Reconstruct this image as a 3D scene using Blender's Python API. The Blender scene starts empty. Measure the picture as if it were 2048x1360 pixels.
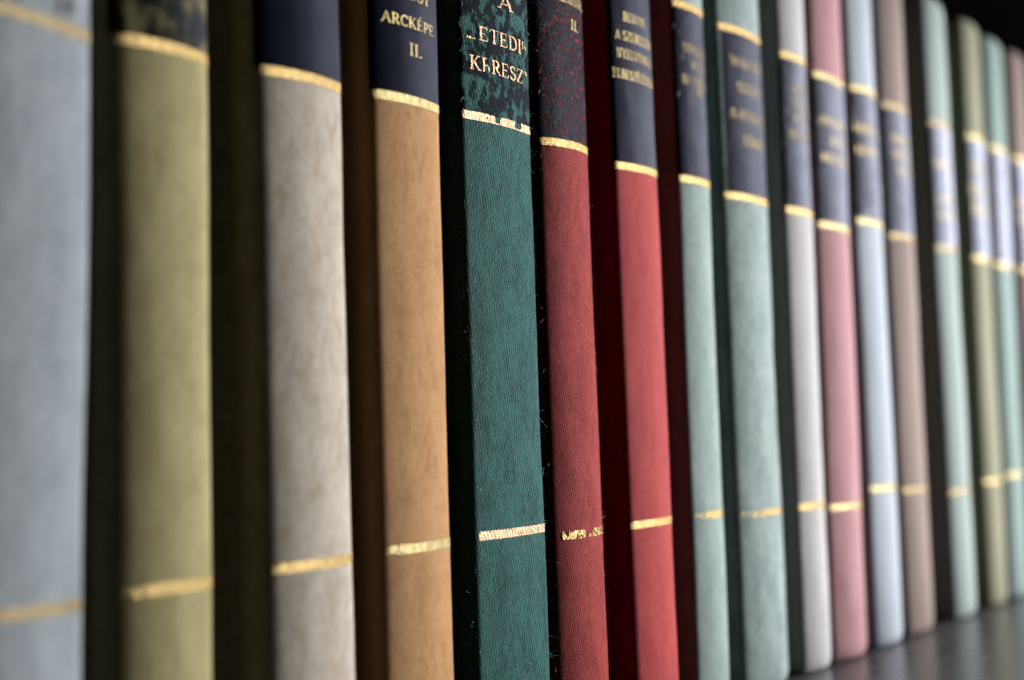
import bpy, math, random
from mathutils import Vector, Matrix, noise
R = math.radians
random.seed(7)
scene = bpy.context.scene
C = scene.collection

# ------------------------------------------------------------------ camera
cam_d = bpy.data.cameras.new('camera'); cam = bpy.data.objects.new('camera', cam_d); C.objects.link(cam)
scene.camera = cam
cam_pos = Vector((-0.17654, -0.14092, 0.05823))
right = Vector((0.6238147, -0.7810659, -0.0281304)); up = Vector((-0.0393405, -0.0673258, 0.9969551)); fwd = Vector((0.7805816, 0.6208086, 0.0727264))
m = Matrix.Identity(4)
for i in range(3):
    m[i][0] = right[i]; m[i][1] = up[i]; m[i][2] = -fwd[i]; m[i][3] = cam_pos[i]
cam.matrix_world = m
cam_d.sensor_width = 36.0
cam_d.lens = 36.0 * 2600 / 2048
cam_d.clip_start = 0.01; cam_d.clip_end = 50
cam_d.dof.use_dof = True
cam_d.dof.focus_distance = 0.229
cam_d.dof.aperture_fstop = 9.0

# ------------------------------------------------------------------ world, window light, exposure
w = bpy.data.worlds.new('World'); scene.world = w; w.use_nodes = True
bg = w.node_tree.nodes['Background']
bg.inputs[0].default_value = (0.75, 0.85, 1.0, 1); bg.inputs[1].default_value = 0.006

def area(name, loc, target, sx, sy, power, col):
    d = bpy.data.lights.new(name, 'AREA'); d.shape = 'RECTANGLE'; d.size = sx; d.size_y = sy
    d.energy = power; d.color = col
    o = bpy.data.objects.new(name, d); C.objects.link(o); o.location = loc
    o.rotation_euler = (Vector(target) - Vector(loc)).to_track_quat('-Z', 'Y').to_euler()
    return o
area('window_light', (1.60, -0.76, 0.42), (0.10, 0, 0.08), 0.95, 1.60, 335.0, (0.98, 0.98, 1.0))

scene.view_settings.view_transform = 'Standard'
scene.view_settings.look = 'None'
scene.view_settings.exposure = 0.0
scene.view_settings.gamma = 1.0

# ------------------------------------------------------------------ node helpers
class NT:
    def __init__(s, name):
        s.m = bpy.data.materials.new(name); s.m.use_nodes = True
        s.t = s.m.node_tree; s.t.nodes.clear()
    def n(s, typ, **kw):
        nd = s.t.nodes.new(typ)
        for k, v in kw.items(): setattr(nd, k, v)
        return nd
    def put(s, sock, v):
        if hasattr(v, 'is_output'): s.t.links.new(v, sock)
        else: sock.default_value = v
    def math(s, op, a, b=0.0, c=0.0, clamp=False):
        nd = s.n('ShaderNodeMath', operation=op); nd.use_clamp = clamp
        for i, v in enumerate((a, b, c)): s.put(nd.inputs[i], v)
        return nd.outputs[0]
    def mix(s, f, a, b):
        nd = s.n('ShaderNodeMix', data_type='RGBA')
        s.put(nd.inputs[0], f)
        for i, v in ((6, a), (7, b)):
            s.put(nd.inputs[i], v if hasattr(v, 'is_output') else (*v, 1) if len(v) == 3 else v)
        return nd.outputs[2]
    def noise(s, vec, scale, detail=2.0, rough=0.5):
        nd = s.n('ShaderNodeTexNoise'); s.put(nd.inputs['Vector'], vec)
        nd.inputs['Scale'].default_value = scale; nd.inputs['Detail'].default_value = detail; nd.inputs['Roughness'].default_value = rough
        return nd.outputs[0]
    def ramp(s, f, a, b):
        nd = s.n('ShaderNodeMapRange'); nd.interpolation_type = 'SMOOTHSTEP'
        s.put(nd.inputs[0], f); nd.inputs[1].default_value = a; nd.inputs[2].default_value = b
        return nd.outputs[0]
    def uvmm(s, off=(0, 0)):
        uv = s.n('ShaderNodeUVMap', uv_map='UVMap').outputs[0]
        mp = s.n('ShaderNodeMapping'); s.put(mp.inputs[0], uv); mp.inputs[1].default_value = (off[0], off[1], 0)
        mp.inputs[3].default_value = (1000, 1000, 1000)
        return mp.outputs[0]
    def scaled(s, vec, sc):
        mp = s.n('ShaderNodeMapping'); s.put(mp.inputs[0], vec); mp.inputs[3].default_value = sc
        return mp.outputs[0]
    def out(s, sh):
        o = s.n('ShaderNodeOutputMaterial'); s.t.links.new(sh, o.inputs[0]); return s.m
    def bump(s, h, strength, dist):
        b = s.n('ShaderNodeBump'); b.inputs['Strength'].default_value = strength; b.inputs['Distance'].default_value = dist
        s.put(b.inputs['Height'], h); return b.outputs[0]

ALB = 0.25   # cloth colours darkened below real cloth so the gaps stay in deep shade
def weave(N, vec, p, q, slant, jitter):
    """height of a woven cloth surface, thread pitch p (across) and q (along), millimetres: uneven thread crossings plus fibres"""
    sp = N.n('ShaderNodeSeparateXYZ'); N.put(sp.inputs[0], vec)
    j1 = N.math('SUBTRACT', N.noise(vec, 0.9, 3.0, 0.6), 0.5)
    j2 = N.math('SUBTRACT', N.noise(N.scaled(vec, (1, 1, 1)), 1.9, 2.0, 0.6), 0.5)
    u = N.math('ADD', sp.outputs[0], N.math('MULTIPLY', j1, jitter))
    v = N.math('ADD', sp.outputs[1], N.math('MULTIPLY', j2, jitter * 2.2))
    a = N.math('SINE', N.math('MULTIPLY', N.math('ADD', u, N.math('MULTIPLY', v, slant)), 2 * math.pi / p))
    b = N.math('SINE', N.math('ADD', N.math('MULTIPLY', v, 2 * math.pi / q), N.math('MULTIPLY', u, math.pi / p)))
    h = N.math('MULTIPLY_ADD', N.math('MULTIPLY', a, N.math('MULTIPLY_ADD', b, 0.45, 0.55)), 0.42, 0.5)
    fib = N.noise(N.scaled(vec, (5.5, 1.7, 1)), 1.0, 4.0, 0.75)
    return N.math('ADD', h, N.math('MULTIPLY', N.math('SUBTRACT', fib, 0.5), 1.7)), fib

def cloth(name, light, dark, p=0.6, q=0.6, slant=0.0, jitter=0.35, bump=0.5, dist=0.00012, contrast=0.5, seed=0,
          stain=None, stain_amt=0.0, fleck=None, mottle=0.35, rough=0.85, sheen=0.0):
    light, dark, stain, fleck = [[c * ALB for c in q] if q else None for q in (light, dark, stain, fleck)]
    N = NT(name)
    vec = N.uvmm((seed * 0.31, seed * 0.17))
    h, fib = weave(N, vec, p, q, slant, jitter)
    big = N.noise(N.scaled(vec, (0.25, 0.09, 1)), 1.0, 4.0, 0.6)
    med = N.noise(N.scaled(vec, (0.9, 0.45, 1)), 1.0, 3.0, 0.6)
    f = N.math('ADD', N.math('MULTIPLY', N.math('SUBTRACT', h, 0.5), contrast * 1.6), 0.62)
    f = N.math('ADD', f, N.math('MULTIPLY', N.math('SUBTRACT', big, 0.5), mottle * 5.0))
    f = N.math('ADD', f, N.math('MULTIPLY', N.math('SUBTRACT', med, 0.5), mottle * 4.2), clamp=True)
    slub = N.noise(N.scaled(vec, (2.4, 0.16, 1)), 1.0, 2.0, 0.5)
    f = N.math('ADD', f, N.math('MULTIPLY', N.math('SUBTRACT', slub, 0.5), contrast * 0.9), clamp=True)
    col = N.mix(f, dark, light)
    if stain:
        st = N.noise(N.scaled(vec, (0.30, 0.16, 1)), 1.0, 3.0, 0.55)
        col = N.mix(N.math('MULTIPLY', N.ramp(st, 0.54, 0.74), stain_amt), col, stain)
    if fleck:
        fl = N.noise(N.scaled(vec, (0.75, 0.42, 1)), 1.0, 1.0, 0.5)
        col = N.mix(N.math('MULTIPLY', N.ramp(fl, 0.70, 0.80), 0.6), col, fleck)
    b = N.n('ShaderNodeBsdfPrincipled')
    N.put(b.inputs['Base Color'], col)
    b.inputs['Roughness'].default_value = rough
    b.inputs['Specular IOR Level'].default_value = 0.03
    b.inputs['Sheen Weight'].default_value = sheen
    b.inputs['Sheen Roughness'].default_value = 0.45
    N.put(b.inputs['Normal'], N.bump(h, bump, dist))
    return N.out(b.outputs[0])

def panel_mat(name, col, wear, seed, p=0.5, rough=0.34, streak=(0.55, 0.30), soft=0.035, grain=0.35, gs=1.0):
    """stamped title panel; where the pigment has flaked off the cloth under it shows"""
    N = NT(name)
    vec = N.uvmm((seed * 0.13, seed * 0.29))
    h, fib = weave(N, vec, p, p * 1.1, 0.3, 0.2)
    a = N.noise(N.scaled(vec, (streak[0], streak[1], 1)), 1.0, 5.0, 0.62)
    mask = N.math('ADD', a, N.math('MULTIPLY', N.math('SUBTRACT', fib, 0.5), 0.14))
    th = 0.5 + (0.5 - wear) * 0.44
    worn = N.ramp(mask, th - soft, th + soft)
    var = N.noise(N.scaled(vec, (0.25, 0.18, 1)), 1.0, 3.0)
    c2 = N.mix(var, col, [c * 2.2 for c in col])
    nrm = N.bump(h, grain, 0.0001)
    df = N.n('ShaderNodeBsdfDiffuse'); N.put(df.inputs['Color'], c2); N.put(df.inputs['Normal'], nrm)
    gl = N.n('ShaderNodeBsdfAnisotropic'); gl.inputs['Roughness'].default_value = rough; N.put(gl.inputs['Normal'], nrm)
    lw = N.n('ShaderNodeLayerWeight'); lw.inputs['Blend'].default_value = 0.5; N.put(lw.inputs['Normal'], nrm)
    fz = N.math('POWER', lw.outputs['Facing'], 4.2)      # added sheen: gloss colour rises at a slant, brightening the far panels
    N.put(gl.inputs['Color'], N.mix(fz, (.0003, .0003, .0004), N.mix(var, [c * gs for c in (.040, .042, .050)], [c * gs for c in (.085, .088, .105)])))
    b = N.n('ShaderNodeAddShader'); N.t.links.new(df.outputs[0], b.inputs[0]); N.t.links.new(gl.outputs[0], b.inputs[1])
    tr = N.n('ShaderNodeBsdfTransparent')
    mx = N.n('ShaderNodeMixShader'); N.put(mx.inputs[0], worn)
    N.t.links.new(b.outputs[0], mx.inputs[1]); N.t.links.new(tr.outputs[0], mx.inputs[2])
    return N.out(mx.outputs[0])

def foil_mat(name, col, rough=0.44, p=0.5, bump=0.8):
    N = NT(name)
    vec = N.uvmm()
    h, fib = weave(N, vec, p, p * 1.1, 0.4, 0.3)
    var = N.noise(N.scaled(vec, (1.4, 0.6, 1)), 1.0, 3.0)
    nrm = N.bump(h, bump, 0.00012)
    df = N.n('ShaderNodeBsdfDiffuse'); df.inputs['Color'].default_value = (*[c * 0.30 for c in col], 1); N.put(df.inputs['Normal'], nrm)
    gl = N.n('ShaderNodeBsdfAnisotropic'); N.put(gl.inputs['Normal'], nrm)
    N.put(gl.inputs['Color'], N.mix(N.ramp(var, .3, .7), [c * 1.1 for c in col], [c * 2.1 for c in col]))
    N.put(gl.inputs['Roughness'], N.math('MULTIPLY_ADD', fib, 0.2, rough - 0.1))
    b = N.n('ShaderNodeAddShader'); N.t.links.new(df.outputs[0], b.inputs[0]); N.t.links.new(gl.outputs[0], b.inputs[1])
    return N.out(b.outputs[0])

def plain(name, col, rough=0.8, sc=40, var=0.3):
    N = NT(name)
    tc = N.n('ShaderNodeTexCoord').outputs['Object']
    nz = N.noise(tc, sc, 4.0, 0.6)
    b = N.n('ShaderNodeBsdfPrincipled')
    N.put(b.inputs['Base Color'], N.mix(nz, [c * (1 - var) for c in col], [c * (1 + var) for c in col]))
    b.inputs['Roughness'].default_value = rough; b.inputs['Specular IOR Level'].default_value = 0.0
    N.put(b.inputs['Normal'], N.bump(nz, 0.15, 0.0002))
    return N.out(b.outputs[0])

# ------------------------------------------------------------------ mesh helpers
def mesh_obj(name, verts, faces, mat, parent=None, uvs=None, smooth=True):
    me = bpy.data.meshes.new(name); me.from_pydata(verts, [], faces)
    if uvs:
        lay = me.uv_layers.new(name='UVMap')
        for l in me.loops: lay.data[l.index].uv = uvs[l.vertex_index]
    if smooth: me.polygons.foreach_set('use_smooth', [True] * len(me.polygons))
    me.update()
    o = bpy.data.objects.new(name, me); C.objects.link(o)
    if mat: me.materials.append(mat)
    if parent: o.parent = parent
    return o

def box(name, lo, hi, mat, parent=None, bev=0.0):
    import bmesh
    bm = bmesh.new(); bmesh.ops.create_cube(bm, size=1)
    for v in bm.verts:
        v.co = Vector([(lo[k] + hi[k]) / 2 + v.co[k] * (hi[k] - lo[k]) for k in range(3)])
    if bev: bmesh.ops.bevel(bm, geom=bm.edges[:], offset=bev, segments=3, profile=0.5, affect='EDGES')
    uvl = bm.loops.layers.uv.new('UVMap')
    for f in bm.faces:
        ax = max(range(3), key=lambda k: abs(f.normal[k]))
        for l in f.loops:
            c = l.vert.co
            l[uvl].uv = ((c.y, c.z) if ax == 0 else (c.x, c.z) if ax == 1 else (c.x, c.y))
    me = bpy.data.meshes.new(name); bm.to_mesh(me); bm.free()
    o = bpy.data.objects.new(name, me); C.objects.link(o)
    me.materials.append(mat)
    if parent: o.parent = parent
    return o

# ------------------------------------------------------------------ setting: shelf board and the dark back of the bookcase
def shelf_material():
    N = NT('shelf_black_veneer')
    tc = N.n('ShaderNodeTexCoord').outputs['Object']
    g = N.noise(N.scaled(tc, (30, 400, 400)), 1.0, 4.0, 0.6)
    d = N.noise(N.scaled(tc, (900, 900, 900)), 1.0, 2.0, 0.6)
    b = N.n('ShaderNodeBsdfPrincipled')
    N.put(b.inputs['Base Color'], N.mix(g, (0.010, 0.0097, 0.0097), (0.024, 0.023, 0.023)))
    dust = N.ramp(d, 0.66, 0.72)
    N.put(b.inputs['Roughness'], N.math('ADD', N.math('MULTIPLY_ADD', g, 0.14, 0.20), N.math('MULTIPLY', dust, 0.25)))
    b.inputs['Specular IOR Level'].default_value = 0.42
    N.put(b.inputs['Normal'], N.bump(d, 0.05, 0.0001))
    return N.out(b.outputs[0])
sh = box('shelf', (-0.45, -0.065, -0.02), (0.62, 0.22, -0.0002), shelf_material(), bev=0.0008)
sh['kind'] = 'structure'; sh['label'] = 'glossy black shelf board under the row of books'
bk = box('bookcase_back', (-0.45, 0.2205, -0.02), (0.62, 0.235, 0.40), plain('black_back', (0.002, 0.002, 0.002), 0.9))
up_ = box('added_shade_shelf', (-0.45, -0.065, 0.224), (0.62, 0.2198, 0.242), plain('black_underside', (0.002, 0.002, 0.002), 0.95), bev=0.0008)  # out-of-view board added to block light from the tops of the books
up_['kind'] = 'structure'; up_['label'] = 'unseen black board added above the row of books to shade their tops'
bk['kind'] = 'structure'; bk['label'] = 'dark back panel of the bookcase behind the books'

# ------------------------------------------------------------------ lettering: serif capitals as pen strokes
TK, TN = 0.125, 0.062
def arc(cx, cy, rx, ry, a0, a1, n=10):
    return [(cx + rx * math.cos(R(a0 + (a1 - a0) * i / n)), cy + ry * math.sin(R(a0 + (a1 - a0) * i / n))) for i in range(n + 1)]
def sf(x, y, l=0.26): return ([(x - l / 2, y), (x + l / 2, y)], 0.07)
def stem(x, y0=0.0, y1=1.0): return [([(x, y0), (x, y1)], TK), sf(x, y0 + .035), sf(x, y1 - .035)]
E_ = stem(.16) + [([(.16, .96), (.58, .96), (.60, .80)], TN), ([(.16, .52), (.46, .52)], TN), ([(.46, .43), (.46, .61)], .06), ([(.16, .04), (.60, .04), (.64, .24)], TN)]
O_ = [(arc(.42, .5, .35, .47, 0, 360, 22), .125)]
U_ = [([(.16, 1), (.16, .35)], TK), sf(.16, .965), sf(.62, .965)] + [(arc(.39, .35, .23, .32, 180, 360), .10), ([(.62, .35), (.62, 1)], TN)]
acute = lambda x: [([(x - .05, 1.10), (x + .09, 1.30)], .09)]
umla = lambda x: [([(x - .20, 1.16), (x - .08, 1.16)], .12), ([(x + .08, 1.16), (x + .20, 1.16)], .12)]
GLYPH = {
 'A': (.80, [([(.08, 0), (.40, 1)], TN), ([(.40, 1), (.72, 0)], TK), ([(.20, .34), (.60, .34)], TN), sf(.08, .035, .22), sf(.72, .035, .24)]),
 'B': (.66, stem(.16) + [(arc(.30, .75, .24, .21, 90, -90), .11), (arc(.30, .28, .30, .24, 90, -90), .12), ([(.16, .96), (.30, .96)], TN), ([(.16, .53), (.30, .53)], TN), ([(.16, .04), (.30, .04)], TN)]),
 'C': (.74, [(arc(.43, .5, .35, .47, 48, 312, 16), .12), ([(.67, .70), (.67, .96)], .07), ([(.67, .05), (.67, .28)], .06)]),
 'D': (.78, stem(.16) + [([(.16, .96), (.34, .96)], TN), ([(.16, .04), (.34, .04)], TN), (arc(.34, .5, .36, .46, 90, -90, 14), .125)]),
 'E': (.70, E_), 'É': (.70, E_ + acute(.36)),
 'F': (.64, stem(.16) + [([(.16, .96), (.58, .96), (.60, .80)], TN), ([(.16, .52), (.46, .52)], TN)]),
 'G': (.80, [(arc(.43, .5, .35, .47, 48, 312, 16), .12), ([(.67, .70), (.67, .96)], .07), ([(.68, .06), (.68, .42)], .13), sf(.66, .42, .30)]),
 'H': (.82, stem(.16) + stem(.64) + [([(.16, .52), (.64, .52)], TN)]),
 'I': (.34, stem(.17)),
 'K': (.78, stem(.16) + [([(.20, .42), (.60, .98)], TN), ([(.32, .58), (.68, 0)], TK), sf(.60, .965, .24), sf(.68, .035, .24)]),
 'L': (.64, stem(.16) + [([(.16, .04), (.56, .04), (.60, .26)], TN)]),
 'M': (.96, [([(.14, 0), (.16, 1)], TN), ([(.16, 1), (.48, .1)], TK), ([(.48, .1), (.80, 1)], TN), ([(.80, 1), (.82, 0)], TK), sf(.14, .035), sf(.82, .035), sf(.14, .965, .2), sf(.82, .965, .2)]),
 'N': (.84, [([(.16, 0), (.16, 1)], TN), ([(.16, 1), (.66, 0)], TK), ([(.66, 0), (.66, 1)], TN), sf(.16, .035), sf(.66, .965), sf(.10, .965, .2)]),
 'O': (.84, O_), 'Ö': (.84, O_ + umla(.42)),
 'P': (.66, stem(.16) + [([(.16, .96), (.32, .96)], TN), ([(.16, .46), (.32, .46)], TN), (arc(.32, .71, .26, .25, 90, -90), .12)]),
 'R': (.74, stem(.16) + [([(.16, .96), (.32, .96)], TN), ([(.16, .50), (.34, .50)], TN), (arc(.32, .73, .25, .23, 90, -90), .12), ([(.34, .50), (.66, 0)], TK), sf(.66, .035, .2)]),
 'S': (.60, [(arc(.30, .74, .21, .22, 40, 260, 12) + arc(.30, .27, .23, .24, 80, -140, 12), .115), ([(.48, .74), (.49, .96)], .06), ([(.09, .05), (.08, .26)], .06)]),
 'T': (.72, stem(.36)[:2] + [([(.05, .78), (.07, .96), (.65, .96), (.67, .78)], TN)]),
 'U': (.78, U_), 'Ü': (.78, U_ + umla(.39)),
 'V': (.78, [([(.08, 1), (.40, 0)], TK), ([(.40, 0), (.70, 1)], TN), sf(.08, .965), sf(.70, .965, .22)]),
 'W': (1.08, [([(.08, 1), (.32, 0)], TK), ([(.32, 0), (.54, .9)], TN), ([(.54, .9), (.76, 0)], TK), ([(.76, 0), (.98, 1)], TN), sf(.08, .965), sf(.98, .965, .22)]),
 'Y': (.76, [([(.06, 1), (.38, .48)], TK), ([(.70, 1), (.38, .48)], TN), ([(.38, .48), (.38, 0)], TK), sf(.38, .035), sf(.08, .965), sf(.68, .965, .22)]),
 'Z': (.70, [([(.08, .76), (.10, .96), (.62, .96)], TN), ([(.62, .96), (.08, .04)], TK), ([(.08, .04), (.62, .04), (.66, .26)], TN)]),
 '.': (.26, [([(.06, .07), (.20, .07)], .14)]),
 ' ': (.34, []),
 # rubbed-away remains of letters
 'h': (.82, [([(.06, .06), (.20, .06)], .12), ([(.24, .05), (.38, .05)], .16), ([(.42, .03), (.66, .03)], .05)]),
 'k': (.62, [([(.10, .40), (.10, .95)], TK * .8), ([(.10, .95), (.26, .95)], .06), ([(.30, .66), (.44, .40)], TK)]),
 'e': (.70, [([(.16, 0), (.16, .96)], TK), ([(.16, .93), (.40, .97)], .05), ([(.16, .46), (.42, .50), (.56, .30), (.54, .06)], TN), sf(.16, .965, .2)]),
 't': (.50, [([(.04, .78), (.10, .96), (.30, .96)], TN), ([(.30, .70), (.32, .92)], .10)]),
}
def stroke(pts, wd, out):
    n = len(pts)
    L, Rr = [], []
    for i, (x, y) in enumerate(pts):
        a = pts[max(i - 1, 0)]; b = pts[min(i + 1, n - 1)]
        dx, dy = b[0] - a[0], b[1] - a[1]; l = math.hypot(dx, dy) or 1
        nx, ny = -dy / l * wd / 2, dx / l * wd / 2
        L.append((x + nx, y + ny)); Rr.append((x - nx, y - ny))
    for i in range(n - 1):
        k = max(1, int(math.hypot(pts[i + 1][0] - pts[i][0], pts[i + 1][1] - pts[i][1]) / 0.2))
        for q in range(k):
            f = lambda A, t: (A[i][0] + (A[i + 1][0] - A[i][0]) * t, A[i][1] + (A[i + 1][1] - A[i][1]) * t)
            out.append((f(L, q / k), f(L, (q + 1) / k), f(Rr, (q + 1) / k), f(Rr, q / k)))

# ------------------------------------------------------------------ the book
class Spine:
    """cross-section of a case binding: shallow arc, rounded shoulder, hinge groove"""
    def __init__(s, w, phi, rc, H, seed):
        s.w, s.phi, s.rc, s.H, s.seed = w, phi, rc, H, seed
        s.Rr = (w / 2 - rc * (1 - math.sin(phi))) / math.sin(phi)
        s.a = s.Rr * phi
        s.f = rc * (math.pi / 2 - phi)
        s.S = s.a + s.f
        s.yend = rc * math.cos(phi)
    def prof(s, t):
        sg = 1 if t >= 0 else -1; t = abs(t)
        if t <= s.a:
            an = t / s.Rr; x = s.Rr * math.sin(an); y = -(s.Rr * math.cos(an) - s.Rr * math.cos(s.phi))
        else:
            an = s.phi + min((t - s.a) / s.rc, math.pi / 2 - s.phi)
            cx = (s.Rr - s.rc) * math.sin(s.phi); cy = s.rc * math.cos(s.phi)
            x = cx + s.rc * math.sin(an); y = cy - s.rc * math.cos(an)
            if t > s.S: y += t - s.S
        return sg * x, y, sg * math.sin(an), -math.cos(an)
    def wob(s, t, z):
        return 0.00026 * noise.noise(Vector((t * 70 + s.seed * 9.1, z * 28, s.seed * 3.7))) + 0.00005 * noise.noise(Vector((t * 320, z * 150, s.seed * 1.7)))
    def endin(s, z):
        e = 0.0035; d = min(z, s.H - z)
        if d >= e: return 0.0
        k = 1 - d / e
        return 0.0011 * (1 - math.sqrt(max(0, 1 - k * k)))
    def P(s, t, z, d=0.0):
        x, y, nx, ny = s.prof(t)
        o = d + s.wob(t, z) - s.endin(z)
        return (x + nx * o, y + ny * o, z)

def zlevels(H):
    e = [0, .0002, .0006, .0012, .002, .0028, .0035]
    n = 48
    return e + [0.0035 + (H - 0.007) * i / n for i in range(1, n)] + [H - q for q in reversed(e)]

def build_spine(sp, tl, tr, mat, parent):
    """spine cloth from board edge to board edge, with thickness; returns its object"""
    ts = []
    na, nf = 30, 8
    ts = [-sp.S + sp.f * i / nf for i in range(nf)] + [-sp.a + 2 * sp.a * i / na for i in range(na)] + [sp.a + sp.f * i / nf for i in range(nf + 1)]
    sh = [(.0012, .0001), (.0026, .0004), (.0040, .0008), (.0052, .0009), (.0060, .0006)]   # depth behind shoulder, inward
    verts, uvs, faces = [], [], []
    zs = zlevels(sp.H)
    def ring(z, inset):
        row = []
        def side(sg, t):
            r = []
            for d, inn in sh:
                r.append((sg * (sp.w / 2 - inn - inset) - sg * sp.endin(z) + sg * sp.wob(sg * (sp.S + d), z), sp.yend + d, z, sg * (sp.S + d)))
            r.append((sg * (sp.w / 2 + t * 0.6 - inset), sp.yend + .0068, z, sg * (sp.S + .0078)))
            r.append((sg * (sp.w / 2 + t - .0003 - inset), sp.yend + .0085, z, sg * (sp.S + .0095)))
            return r
        row += [q for q in reversed(side(-1, tl))]
        row += [(*sp.P(t, z, -inset), t) for t in ts]
        row += side(1, tr)
        return row
    rings = [ring(zs[0], 0.0013)] + [ring(z, 0) for z in zs] + [ring(zs[-1], 0.0013)]
    n = len(rings[0])
    for r in rings:
        for (x, y, z, t) in r: verts.append((x, y, z)); uvs.append((t, z))
    for j in range(len(rings) - 1):
        for i in range(n - 1):
            a = j * n + i; faces.append((a, a + 1, a + n + 1, a + n))
    return mesh_obj('spine', verts, faces, mat, parent, uvs)

def patch(name, sp, t0, t1, z0, z1, d, mat, parent, cell=0.0008, keep=None, slope=0.0):
    """thin layer lying on the spine; keep(fu, fv) drops flaked cells"""
    nu = max(2, int((t1 - t0) / cell)); nv = max(2, int((z1 - z0) / cell))
    verts, uvs, faces, idx = [], [], [], {}
    def vid(i, j):
        if (i, j) not in idx:
            t = t0 + (t1 - t0) * i / nu; z = z0 + (z1 - z0) * j / nv + slope * i / nu
            idx[(i, j)] = len(verts); verts.append(sp.P(t, z, d)); uvs.append((t, z))
        return idx[(i, j)]
    for j in range(nv):
        for i in range(nu):
            if keep and not keep((i + .5) / nu, (j + .5) / nv): continue
            faces.append((vid(i, j), vid(i + 1, j), vid(i + 1, j + 1), vid(i, j + 1)))
    if not faces: return None
    return mesh_obj(name, verts, faces, mat, parent, uvs)

def wear_keep(seed, wear, left=0.0, w_mm=18.0, h_mm=1.9):
    def k(u, v):
        n1 = noise.noise(Vector((u * w_mm * 0.9 + seed * 7.3, v * h_mm * 0.5, seed))) * 0.5 + 0.5
        n2 = noise.noise(Vector((u * w_mm * 3.2 + seed * 3.1, v * h_mm * 1.7, seed + 5))) * 0.5 + 0.5
        n3 = noise.noise(Vector((u * w_mm * 7 + seed, v * h_mm * 3.0, seed + 9))) * 0.5 + 0.5
        e = min(v, 1 - v)
        q = 0.45 * n1 + 0.33 * n2 + 0.22 * n3 + (0.06 if e > 0.12 else -0.05 * wear * 4)
        th = 0.20 + 0.45 * wear + left * max(0, 0.55 - u)
        return q > th
    return k

def text_line(sp, txt, t0, t1, z, h, d, mat, parent, drop=0.0, seed=0):
    quads = []; x = 0.0
    for ch in txt:
        wd, st = GLYPH[ch]
        for pts, pw in st:
            o = []; stroke(pts, pw, o)
            quads += [[(px + x, py) for px, py in q] for q in o]
        x += wd + 0.06
    k = (t1 - t0) / max(x - 0.06, 0.01)
    verts, uvs, faces = [], [], []
    rnd = random.Random(seed)
    for qi, q in enumerate(quads):
        if drop and rnd.random() < drop: continue
        b = len(verts)
        lift = d + 0.000004 * (qi % 9)
        for px, py in q:
            t = t0 + px * k; zz = z + py * h
            verts.append(sp.P(t, zz, lift)); uvs.append((t, zz))
        faces.append((b, b + 3, b + 2, b + 1))
    return mesh_obj('title_line', verts, faces, mat, parent, uvs, smooth=False)

def fuzz(sp, col_mat, parent, count, seed, zmax, lmax=0.0019):
    """loose fibres standing off the shoulders of worn cloth: uncountable"""
    rnd = random.Random(seed); verts, faces = [], []
    for i in range(count):
        sg = rnd.choice((-1, 1)); r = 0.000013 * rnd.uniform(0.6, 1.4)
        t = sg * (sp.S - rnd.uniform(-0.0015, sp.f * 1.3 + 0.0006)) if rnd.random() < .85 else rnd.uniform(-sp.a, sp.a)
        z = rnd.uniform(0.004, zmax)
        x, y, nx, ny = sp.prof(t); p = Vector(sp.P(t, z, 0))
        nrm = Vector((nx, ny, 0)); tan = Vector((-ny, nx, 0))
        L = lmax * rnd.random() ** 2.2 + 0.0003
        dirv = (nrm * rnd.uniform(0.25, 1.0) + tan * rnd.uniform(-.8, .8) + Vector((0, 0, rnd.uniform(-1.1, 1.1)))).normalized()
        cur = Vector((rnd.uniform(-1, 1), rnd.uniform(-1, 1), rnd.uniform(-1.2, 0.9))) * 1.1
        pts = []; q = p.copy(); dv = dirv.copy(); n = 5
        for k in range(n + 1):
            pts.append(q.copy()); q = q + dv * L / n; dv = (dv + cur / n).normalized()
        b = len(verts)
        for k, q in enumerate(pts):
            a1 = dirv.orthogonal().normalized(); a2 = dirv.cross(a1)
            for c in range(3):
                an = c * 2 * math.pi / 3
                verts.append(q + (a1 * math.cos(an) + a2 * math.sin(an)) * r * (1 - 0.6 * k / n))
        for k in range(n):
            for c in range(3):
                faces.append((b + k * 3 + c, b + k * 3 + (c + 1) % 3, b + k * 3 + 3 + (c + 1) % 3, b + k * 3 + 3 + c))
    o = mesh_obj('loose_fibres', verts, faces, col_mat, parent)
    o['kind'] = 'stuff'
    return o

PAGES = plain('page_paper', (0.55, 0.48, 0.36), 0.9, 300, 0.12)
GOLD = foil_mat('gold_foil', (0.052, 0.036, 0.0145), 0.27)
GOLD_PALE = foil_mat('pale_gold_foil', (0.050, 0.040, 0.019), 0.29)
GOLD_ROSE = foil_mat('rose_gold_foil', (0.058, 0.038, 0.023), 0.27, p=0.75, bump=0.8)
GOLD_DULL = foil_mat('tarnished_gold_foil', (0.034, 0.026, 0.014), 0.36)
GOLD_TEXT = foil_mat('gold_lettering', (0.056, 0.043, 0.020), 0.33)
NAVY = (0.0015, 0.0018, 0.0033)

def teal_top_keep(u, v):
    n = noise.noise(Vector((u * 55, v * 2.2, 3.3)))
    if v < 0.16 + 0.10 * n: return noise.noise(Vector((u * 90, v * 4, 8.1))) > -0.55
    top = 1.0 - 0.06 * n
    if 0.455 <= u < 0.48: top = 0.75
    if 0.30 < u < 0.40: top = 0.95 - (u - 0.30) * 0.4
    if 0.395 < u + 0.02 * n < 0.455 or 0.695 < u + 0.03 * n < 0.81: top = 0.17
    if u > 0.965: top = 0.55
    if 0.275 < u < 0.30 and 0.35 < v < 0.62: return False
    return v < top

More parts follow.
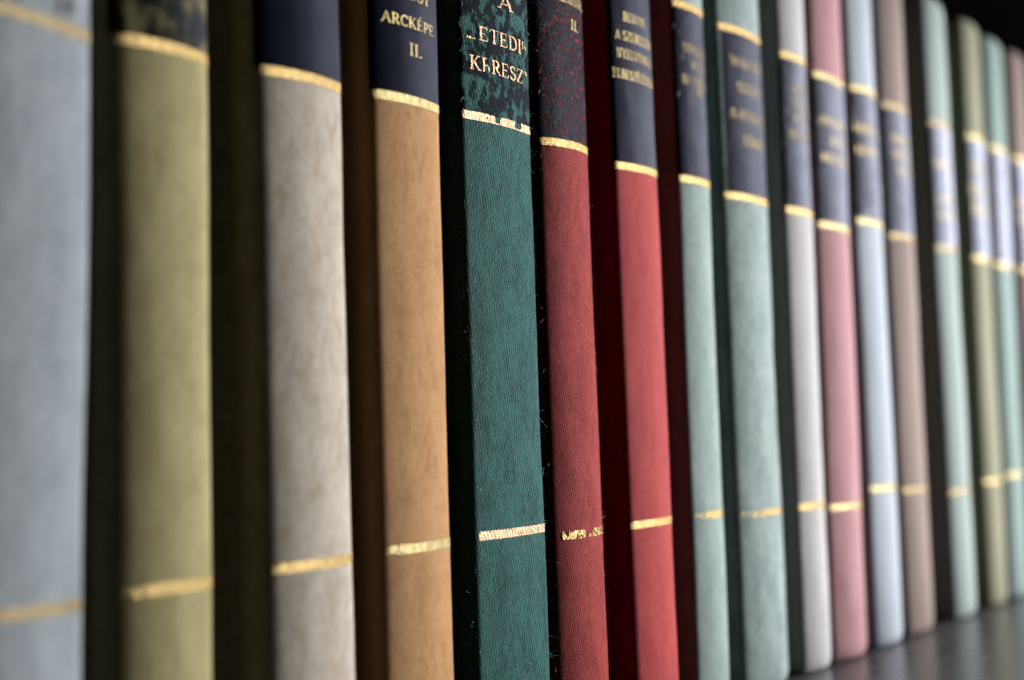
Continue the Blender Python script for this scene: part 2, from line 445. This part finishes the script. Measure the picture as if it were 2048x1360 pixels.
def red_low_keep(u, v):
    n = noise.noise(Vector((u * 30, v * 2.4, 1.3)))
    if u < 0.12: return False
    if u < 0.45: return n > -0.18
    if u < 0.60: return 0.52 < u < 0.555 and v < 0.38
    return n > -0.12 + (0.25 if (0.70 < u < 0.73 or 0.84 < u < 0.86) and v < 0.55 else 0)

# label, xL, xR at z = 60 mm (mm), lean (deg), forward offset (mm), arc half angle, shoulder radius (mm), heights (mm): height, low line, panel bottom, panel top
BOOKS = [
 dict(label='pale blue-grey cloth book with almost worn away title panel', x=(-107.0, -83.6), lean=1.06, phi=18, rc=1.6, z=(39.1, 109.8, 149),
      cloth=dict(light=(.315, .345, .36), dark=(.18, .205, .22), p=.45, q=.45, contrast=.25, mottle=.30, bump=.25), wear=.72, soft=.12, streak=(.22, .12), gold=GOLD_DULL, low=(.30, .5), up=(.2, .2)),
 dict(label='olive green cloth book with scuffed black title panel beside the pale blue-grey one', x=(-80.5, -62.8), lean=0.1, phi=18, rc=4.6, z=(39.8, 110.8, 149),
      cloth=dict(light=(.37, .33, .165), dark=(.235, .20, .09), p=.45, q=.45, contrast=.2, mottle=.35, bump=.25, stain=(.24, .17, .08), stain_amt=.35), wear=.36, soft=.16, streak=(.28, .16), panel=(.0016, .0018, .0016), gold=GOLD, low=(.10, .85), up=(.05, .1)),
 dict(label='greyish beige cloth book with brown spots and clean navy panel', x=(-55.8, -37.6), lean=-0.52, phi=17, rc=3.2, z=(40.4, 111.5, 149),
      cloth=dict(light=(.56, .505, .42), dark=(.35, .295, .225), p=.48, q=.50, jitter=.2, contrast=.5, mottle=.40, bump=.3, stain=(.36, .24, .13), stain_amt=.55, fleck=(.33, .20, .10)), wear=.05, gold=GOLD, low=(.06, .4), up=(.02, 0)),
 dict(label='ochre brown cloth book lettered ARCKÉPE II. on navy', x=(-32.8, -15.8), lean=-0.28, phi=16, rc=2.2, z=(41.0, 112.3, 149),
      cloth=dict(light=(.64, .365, .165), dark=(.36, .175, .065), p=.50, q=.52, jitter=.22, contrast=.6, mottle=.26, bump=.8, fleck=(.24, .12, .045)), wear=.04, gold=GOLD_PALE, low=(.08, .6), up=(.01, 0),
      text=[('HÖLGY', -.55, .60, 128.9, 1.7), ('ARCKÉPE', -.74, .74, 124.2, 1.75), ('II.', -.08, .30, 119.7, 2.0)]),
 dict(label='teal cloth book with flaked panel lettered KERESZT', x=(-11.0, 8.9), lean=-0.50, phi=11, rc=1.2, z=(41.5, 112.8, 149),
      cloth=dict(light=(.074, .232, .205), dark=(.004, .038, .037), p=.62, q=.80, slant=.17, jitter=.26, contrast=.80, mottle=.30, bump=1.0, dist=.00040, fleck=(.16, .14, .15)), wear=.50, pp=.6, pg=.6, gs=.22, streak=(.50, .30), panel=(.0010, .0012, .0018), gold=GOLD_ROSE, low=(.0, .0), up=(0, 0), fuzz=650,
      text=[('A', -.02, .40, 133.2, 2.6), ('hETEDIk', -.86, .90, 126.3, 2.5), ('KeRESZt', -.78, .90, 120.9, 2.5)]),
 dict(label='dark rose red cloth book with scratched black panel marked II.', x=(10.6, 27.5), lean=-0.75, phi=24, rc=2.6, z=(39.8, 111.7, 149),
      cloth=dict(light=(.53, .076, .068), dark=(.22, .017, .017), p=.48, q=.60, slant=.15, jitter=.24, contrast=.66, mottle=.30, bump=1.0, dist=.00028), wear=.37, soft=.05, pp=.42, pg=.8, gs=.32, streak=(1.3, .75), panel=(.0014, .0014, .0018), gold=GOLD, low=(.3, .3), up=(.22, .2), fuzz=300,
      text=[('ELBESZÉLÉSEK', -.42, .84, 138.8, 2.0), ('II.', .14, .52, 134.0, 2.0)]),
 dict(label='bright red cloth book with smooth navy panel of four gold lines', x=(35.4, 51.9), lean=-0.85, phi=14, rc=1.9, z=(40.0, 110.8, 149),
      cloth=dict(light=(.62, .088, .086), dark=(.38, .038, .038), p=.46, q=.48, jitter=.2, contrast=.5, mottle=.26, bump=.7, fleck=(.25, .025, .025)), wear=.08, gold=GOLD, low=(.18, .1), up=(.05, 0),
      text=[('BUNYIN', -.47, .52, 140.5, 1.9), ('A SZERELEM', -.78, .84, 136.5, 1.9), ('NYELVTANA', -.76, .82, 132.8, 1.9), ('ELBESZÉLÉSEK', -.92, .90, 128.6, 1.85)]),
 dict(label='narrow pale green cloth book beside the bright red one', x=(59.0, 72.7), lean=-0.15, phi=15, rc=1.5, z=(40.2, 111.5, 149.6),
      cloth=dict(light=(.41, .51, .46), dark=(.27, .36, .32), contrast=.2, mottle=.40, bump=.25), wear=.22, gold=GOLD, low=(.35, .7), up=(.05, 0), tgold=GOLD_DULL,
      text=[('STENDHAL', -.57, .95, 139.3, 1.9), ('VETTE', -.18, .93, 136.0, 1.9), ('NE TERESA', -.68, .92, 132.4, 1.9), ('II.', .11, .67, 130.6, 1.7)]),
 dict(label='wide grey-green cloth book lettered WALTER SCOTT', x=(78.2, 100.3), lean=-0.5, phi=16, rc=2.2, z=(39.0, 110.4, 149.0),
      cloth=dict(light=(.41, .50, .475), dark=(.235, .315, .30), contrast=.2, mottle=.55, bump=.25), wear=.10, gold=GOLD, low=(.42, .45), up=(.05, 0), tgold=GOLD_DULL, pin=-.84,
      text=[('WALTER', -.61, .79, 140.6, 2.2), ('SCOTT', -.39, .69, 134.7, 2.2), ('A FEKETE', -.71, .93, 128.4, 2.2), ('TÖRPE', -.32, .76, 122.5, 2.2)]),
 dict(label='off-white cloth book between the grey-green and the pink one', x=(108.0, 123.1), lean=0.15, phi=16, rc=1.8, z=(39.1, 110.7, 149.0),
      cloth=dict(light=(.68, .665, .645), dark=(.53, .51, .485), contrast=.15, mottle=.3, bump=.2), wear=.22, gold=GOLD, low=(.04, .3), up=(.0, 0), tgold=GOLD_DULL,
      text=[('ANDRE', -.37, .72, 140.4, 1.8), ('NEMES', -.38, .83, 136.5, 1.8), ('VERES', -.39, .82, 133.0, 1.8), ('REGENYE', -.60, .88, 128.7, 1.8)]),
 dict(label='dusty pink cloth book with pale gold lines', x=(125.0, 144.8), lean=0.70, phi=16, rc=1.8, z=(37.8, 108.9, 147.5),
      cloth=dict(light=(.62, .33, .35), dark=(.46, .21, .22), contrast=.15, mottle=.30, bump=.2), wear=.06, gold=GOLD_PALE, low=(.04, .1), up=(.04, 0),
      text=[('ANTENNE', -.80, .76, 135.0, 2.0), ('ES A', -.25, .78, 130.2, 2.0), ('KETTES', -.72, .80, 125.4, 2.0)]),
 dict(label='light steel blue cloth book with panel partly rubbed pale', x=(149.4, 167.6), lean=-0.2, phi=16, rc=1.8, z=(41.3, 112.6, 148.8),
      cloth=dict(light=(.60, .66, .72), dark=(.47, .53, .59), contrast=.15, mottle=.25, bump=.2), wear=.26, soft=.09, gold=GOLD_PALE, low=(.04, .1), up=(.05, 0), streak=(.10, .06),
      text=[('ERNEST', -.88, .60, 136.8, 2.1), ('SENKI', -.85, .45, 130.9, 2.1)]),
 dict(label='taupe brown cloth book with dull gold lines', x=(170.6, 190.3), lean=-0.3, phi=16, rc=1.8, z=(39.8, 110.9, 148.0),
      cloth=dict(light=(.40, .30, .26), dark=(.29, .21, .175), contrast=.15, mottle=.2, bump=.2), wear=.05, gold=GOLD_DULL, low=(.05, .1), up=(.05, 0),
      text=[('KERESTE', -.56, .91, 138.1, 1.8), ('REGENYE', -.54, .96, 133.5, 1.8), ('ELETE', -.35, .92, 129.1, 1.8)]),
 dict(label='pale mint cloth book standing next to the taupe one', x=(206.5, 225.2), lean=-0.4, phi=16, rc=1.8, z=(37.6, 110.9, 149.0),
      cloth=dict(light=(.50, .59, .55), dark=(.38, .47, .43), contrast=.15, mottle=.2, bump=.2), wear=.15, gold=GOLD_DULL, low=(.25, .1), up=(.15, 0),
      text=[('MESE', -.75, .40, 135.7, 2.0), ('A NEMES', -.73, .65, 124.8, 2.0), ('ELETE', -.62, .72, 120.1, 2.0)]),
 dict(label='greyish khaki cloth book with three broad gold title lines', x=(237.8, 255.0), lean=0.45, phi=16, rc=1.8, z=(39.2, 110.5, 150.0),
      cloth=dict(light=(.42, .41, .27), dark=(.32, .31, .19), contrast=.15, mottle=.2, bump=.2), wear=.03, gold=GOLD_PALE, low=(.0, .1), up=(.0, 0),
      text=[('TENGER', -.82, .80, 138.8, 2.8), ('ELETEK', -.90, .92, 131.3, 3.0), ('REGENY', -.80, .95, 124.9, 3.3)]),
 dict(label='soft sea-green cloth book beside the khaki one', x=(258.9, 277.6), lean=0.9, phi=16, rc=1.8, z=(40.2, 110.0, 149.5),
      cloth=dict(light=(.38, .52, .48), dark=(.28, .41, .37), contrast=.15, mottle=.2, bump=.2), wear=.08, gold=GOLD_PALE, low=(.0, .1), up=(.0, 0), text=[]),
 dict(label='reddish brown cloth book beyond the sea-green one', x=(283.6, 303.0), lean=1.0, phi=16, rc=1.8, z=(40.0, 110.5, 149.5),
      cloth=dict(light=(.38, .27, .235), dark=(.28, .19, .16), contrast=.15, mottle=.2, bump=.2), wear=.05, gold=GOLD_PALE, low=(.0, .1), up=(.0, 0),
      text=[('REGENY', -.85, .85, 133.0, 2.6), ('ELETEK', -.85, .85, 127.0, 2.6)]),
]
MM = 0.001
xb = []
for B in BOOKS:
    k = 60 * math.tan(R(B['lean'])); xb.append((B['x'][0] - k, B['x'][1] - k, math.tan(R(B['lean']))))
for i, B in enumerate(BOOKS):
    # boards fill the room left beside the spine, at most 3.4 mm proud of it
    def room(a, b):
        g0 = xb[b][0] - xb[a][1]; g1 = g0 + 189 * (xb[b][2] - xb[a][2])
        return max(0.15, min(3.4, (min(g0, g1) - 0.25) / 2))
    tl = room(i - 1, i) if i > 0 else 3.0
    tr = room(i, i + 1) if i < len(BOOKS) - 1 else 3.0
    w_ = (B['x'][1] - B['x'][0]) * MM
    H = (189 + (i * 37 % 5) * 0.3 - .6) * MM
    sp = Spine(w_, R(B['phi']), B['rc'] * MM, H, i + 1)
    root = bpy.data.objects.new('book', None); C.objects.link(root); root.empty_display_size = 0.02
    root.location = ((xb[i][0] + xb[i][1]) / 2 * MM, B.get('fw', 0) * MM, 0)
    root.rotation_euler = (0, R(B['lean']), 0)
    root.location.z = abs(math.sin(R(B['lean']))) * w_ / 2
    root['label'] = B['label']; root['category'] = 'book'; root['group'] = 'cloth-bound books standing in a row on the shelf'
    cname = B['label'].split(' book')[0].replace(' ', '_').replace('-', '_')
    cm = cloth(cname, seed=i * 11.0, **B['cloth'])
    tl *= MM; tr *= MM
    build_spine(sp, tl, tr, cm, root)
    yb = sp.yend + 0.0075
    bt = 0.0025
    box('board', (-w_ / 2 - tl, yb, 0), (-w_ / 2 - tl + bt, 0.128, H), cm, root, 0.0006)
    box('board', (w_ / 2 + tr - bt, yb, 0), (w_ / 2 + tr, 0.128, H), cm, root, 0.0006)
    box('page_block', (-w_ / 2 + .0022, sp.yend + 0.0022, 0.003), (w_ / 2 - .0022, 0.125, H - 0.003), PAGES, root)
    # title panel, foil lines, lettering
    zl, zu, zt = [q * MM for q in B['z']]
    S = sp.a + sp.f * 0.5
    pm = panel_mat('panel_' + cname, B.get('panel', NAVY), B['wear'], i * 5.0 + 3, streak=B.get('streak', (0.55, 0.30)), soft=B.get('soft', .035), p=B.get('pp', .5), grain=B.get('pg', .3), gs=B.get('gs', 0.62 if i < 9 else 1.15 if i < 13 else 1.9))  # gloss set by place in the row: stronger sheen put into far panels
    pan = patch('title_panel', sp, B.get('pin', -1.0) * S, .985 * S, zu + .0006, zt - .0005, 0.00005, pm, root, cell=0.0004)
    hb = 0.00073
    g = B['gold']; seed = i * 3.3 + 1
    fine = 0.00011 if 2 <= i <= 8 else 0.0002
    kl = red_low_keep if i == 5 else wear_keep(seed, *B['low'])
    ku = teal_top_keep if i == 4 else wear_keep(seed + 50, *B['up'])
    wl = 0.9 if i == 4 else .96
    patch('gold_line', sp, -wl * S, .985 * S, zl - hb, zl + hb, 0.00007, g, root, fine, kl)
    patch('gold_line', sp, -.97 * S, .985 * S, zu - hb, zu + hb, 0.00010, g, root, fine, ku)
    patch('gold_line', sp, -.97 * S, .985 * S, zt - hb, zt + hb, 0.00010, g, root, fine * 1.5, wear_keep(seed + 90, .08))
    for n_, (txt, u0, u1, z, h) in enumerate(B.get('text', [])):
        text_line(sp, txt, u0 * S, u1 * S, z * MM, h * MM, 0.00011, B.get('tgold', GOLD_ROSE if i == 4 else GOLD_PALE if i == 14 else GOLD_TEXT), pan, seed=i * 10 + n_)
    if B.get('fuzz'):
        N = NT('fibre_' + cname); b = N.n('ShaderNodeBsdfPrincipled')
        b.inputs['Base Color'].default_value = (*[min(1, c * 1.1 + .10) for c in B['cloth']['light']], 1); b.inputs['Roughness'].default_value = .7
        fuzz(sp, N.out(b.outputs[0]), root, B['fuzz'], i, 0.16)
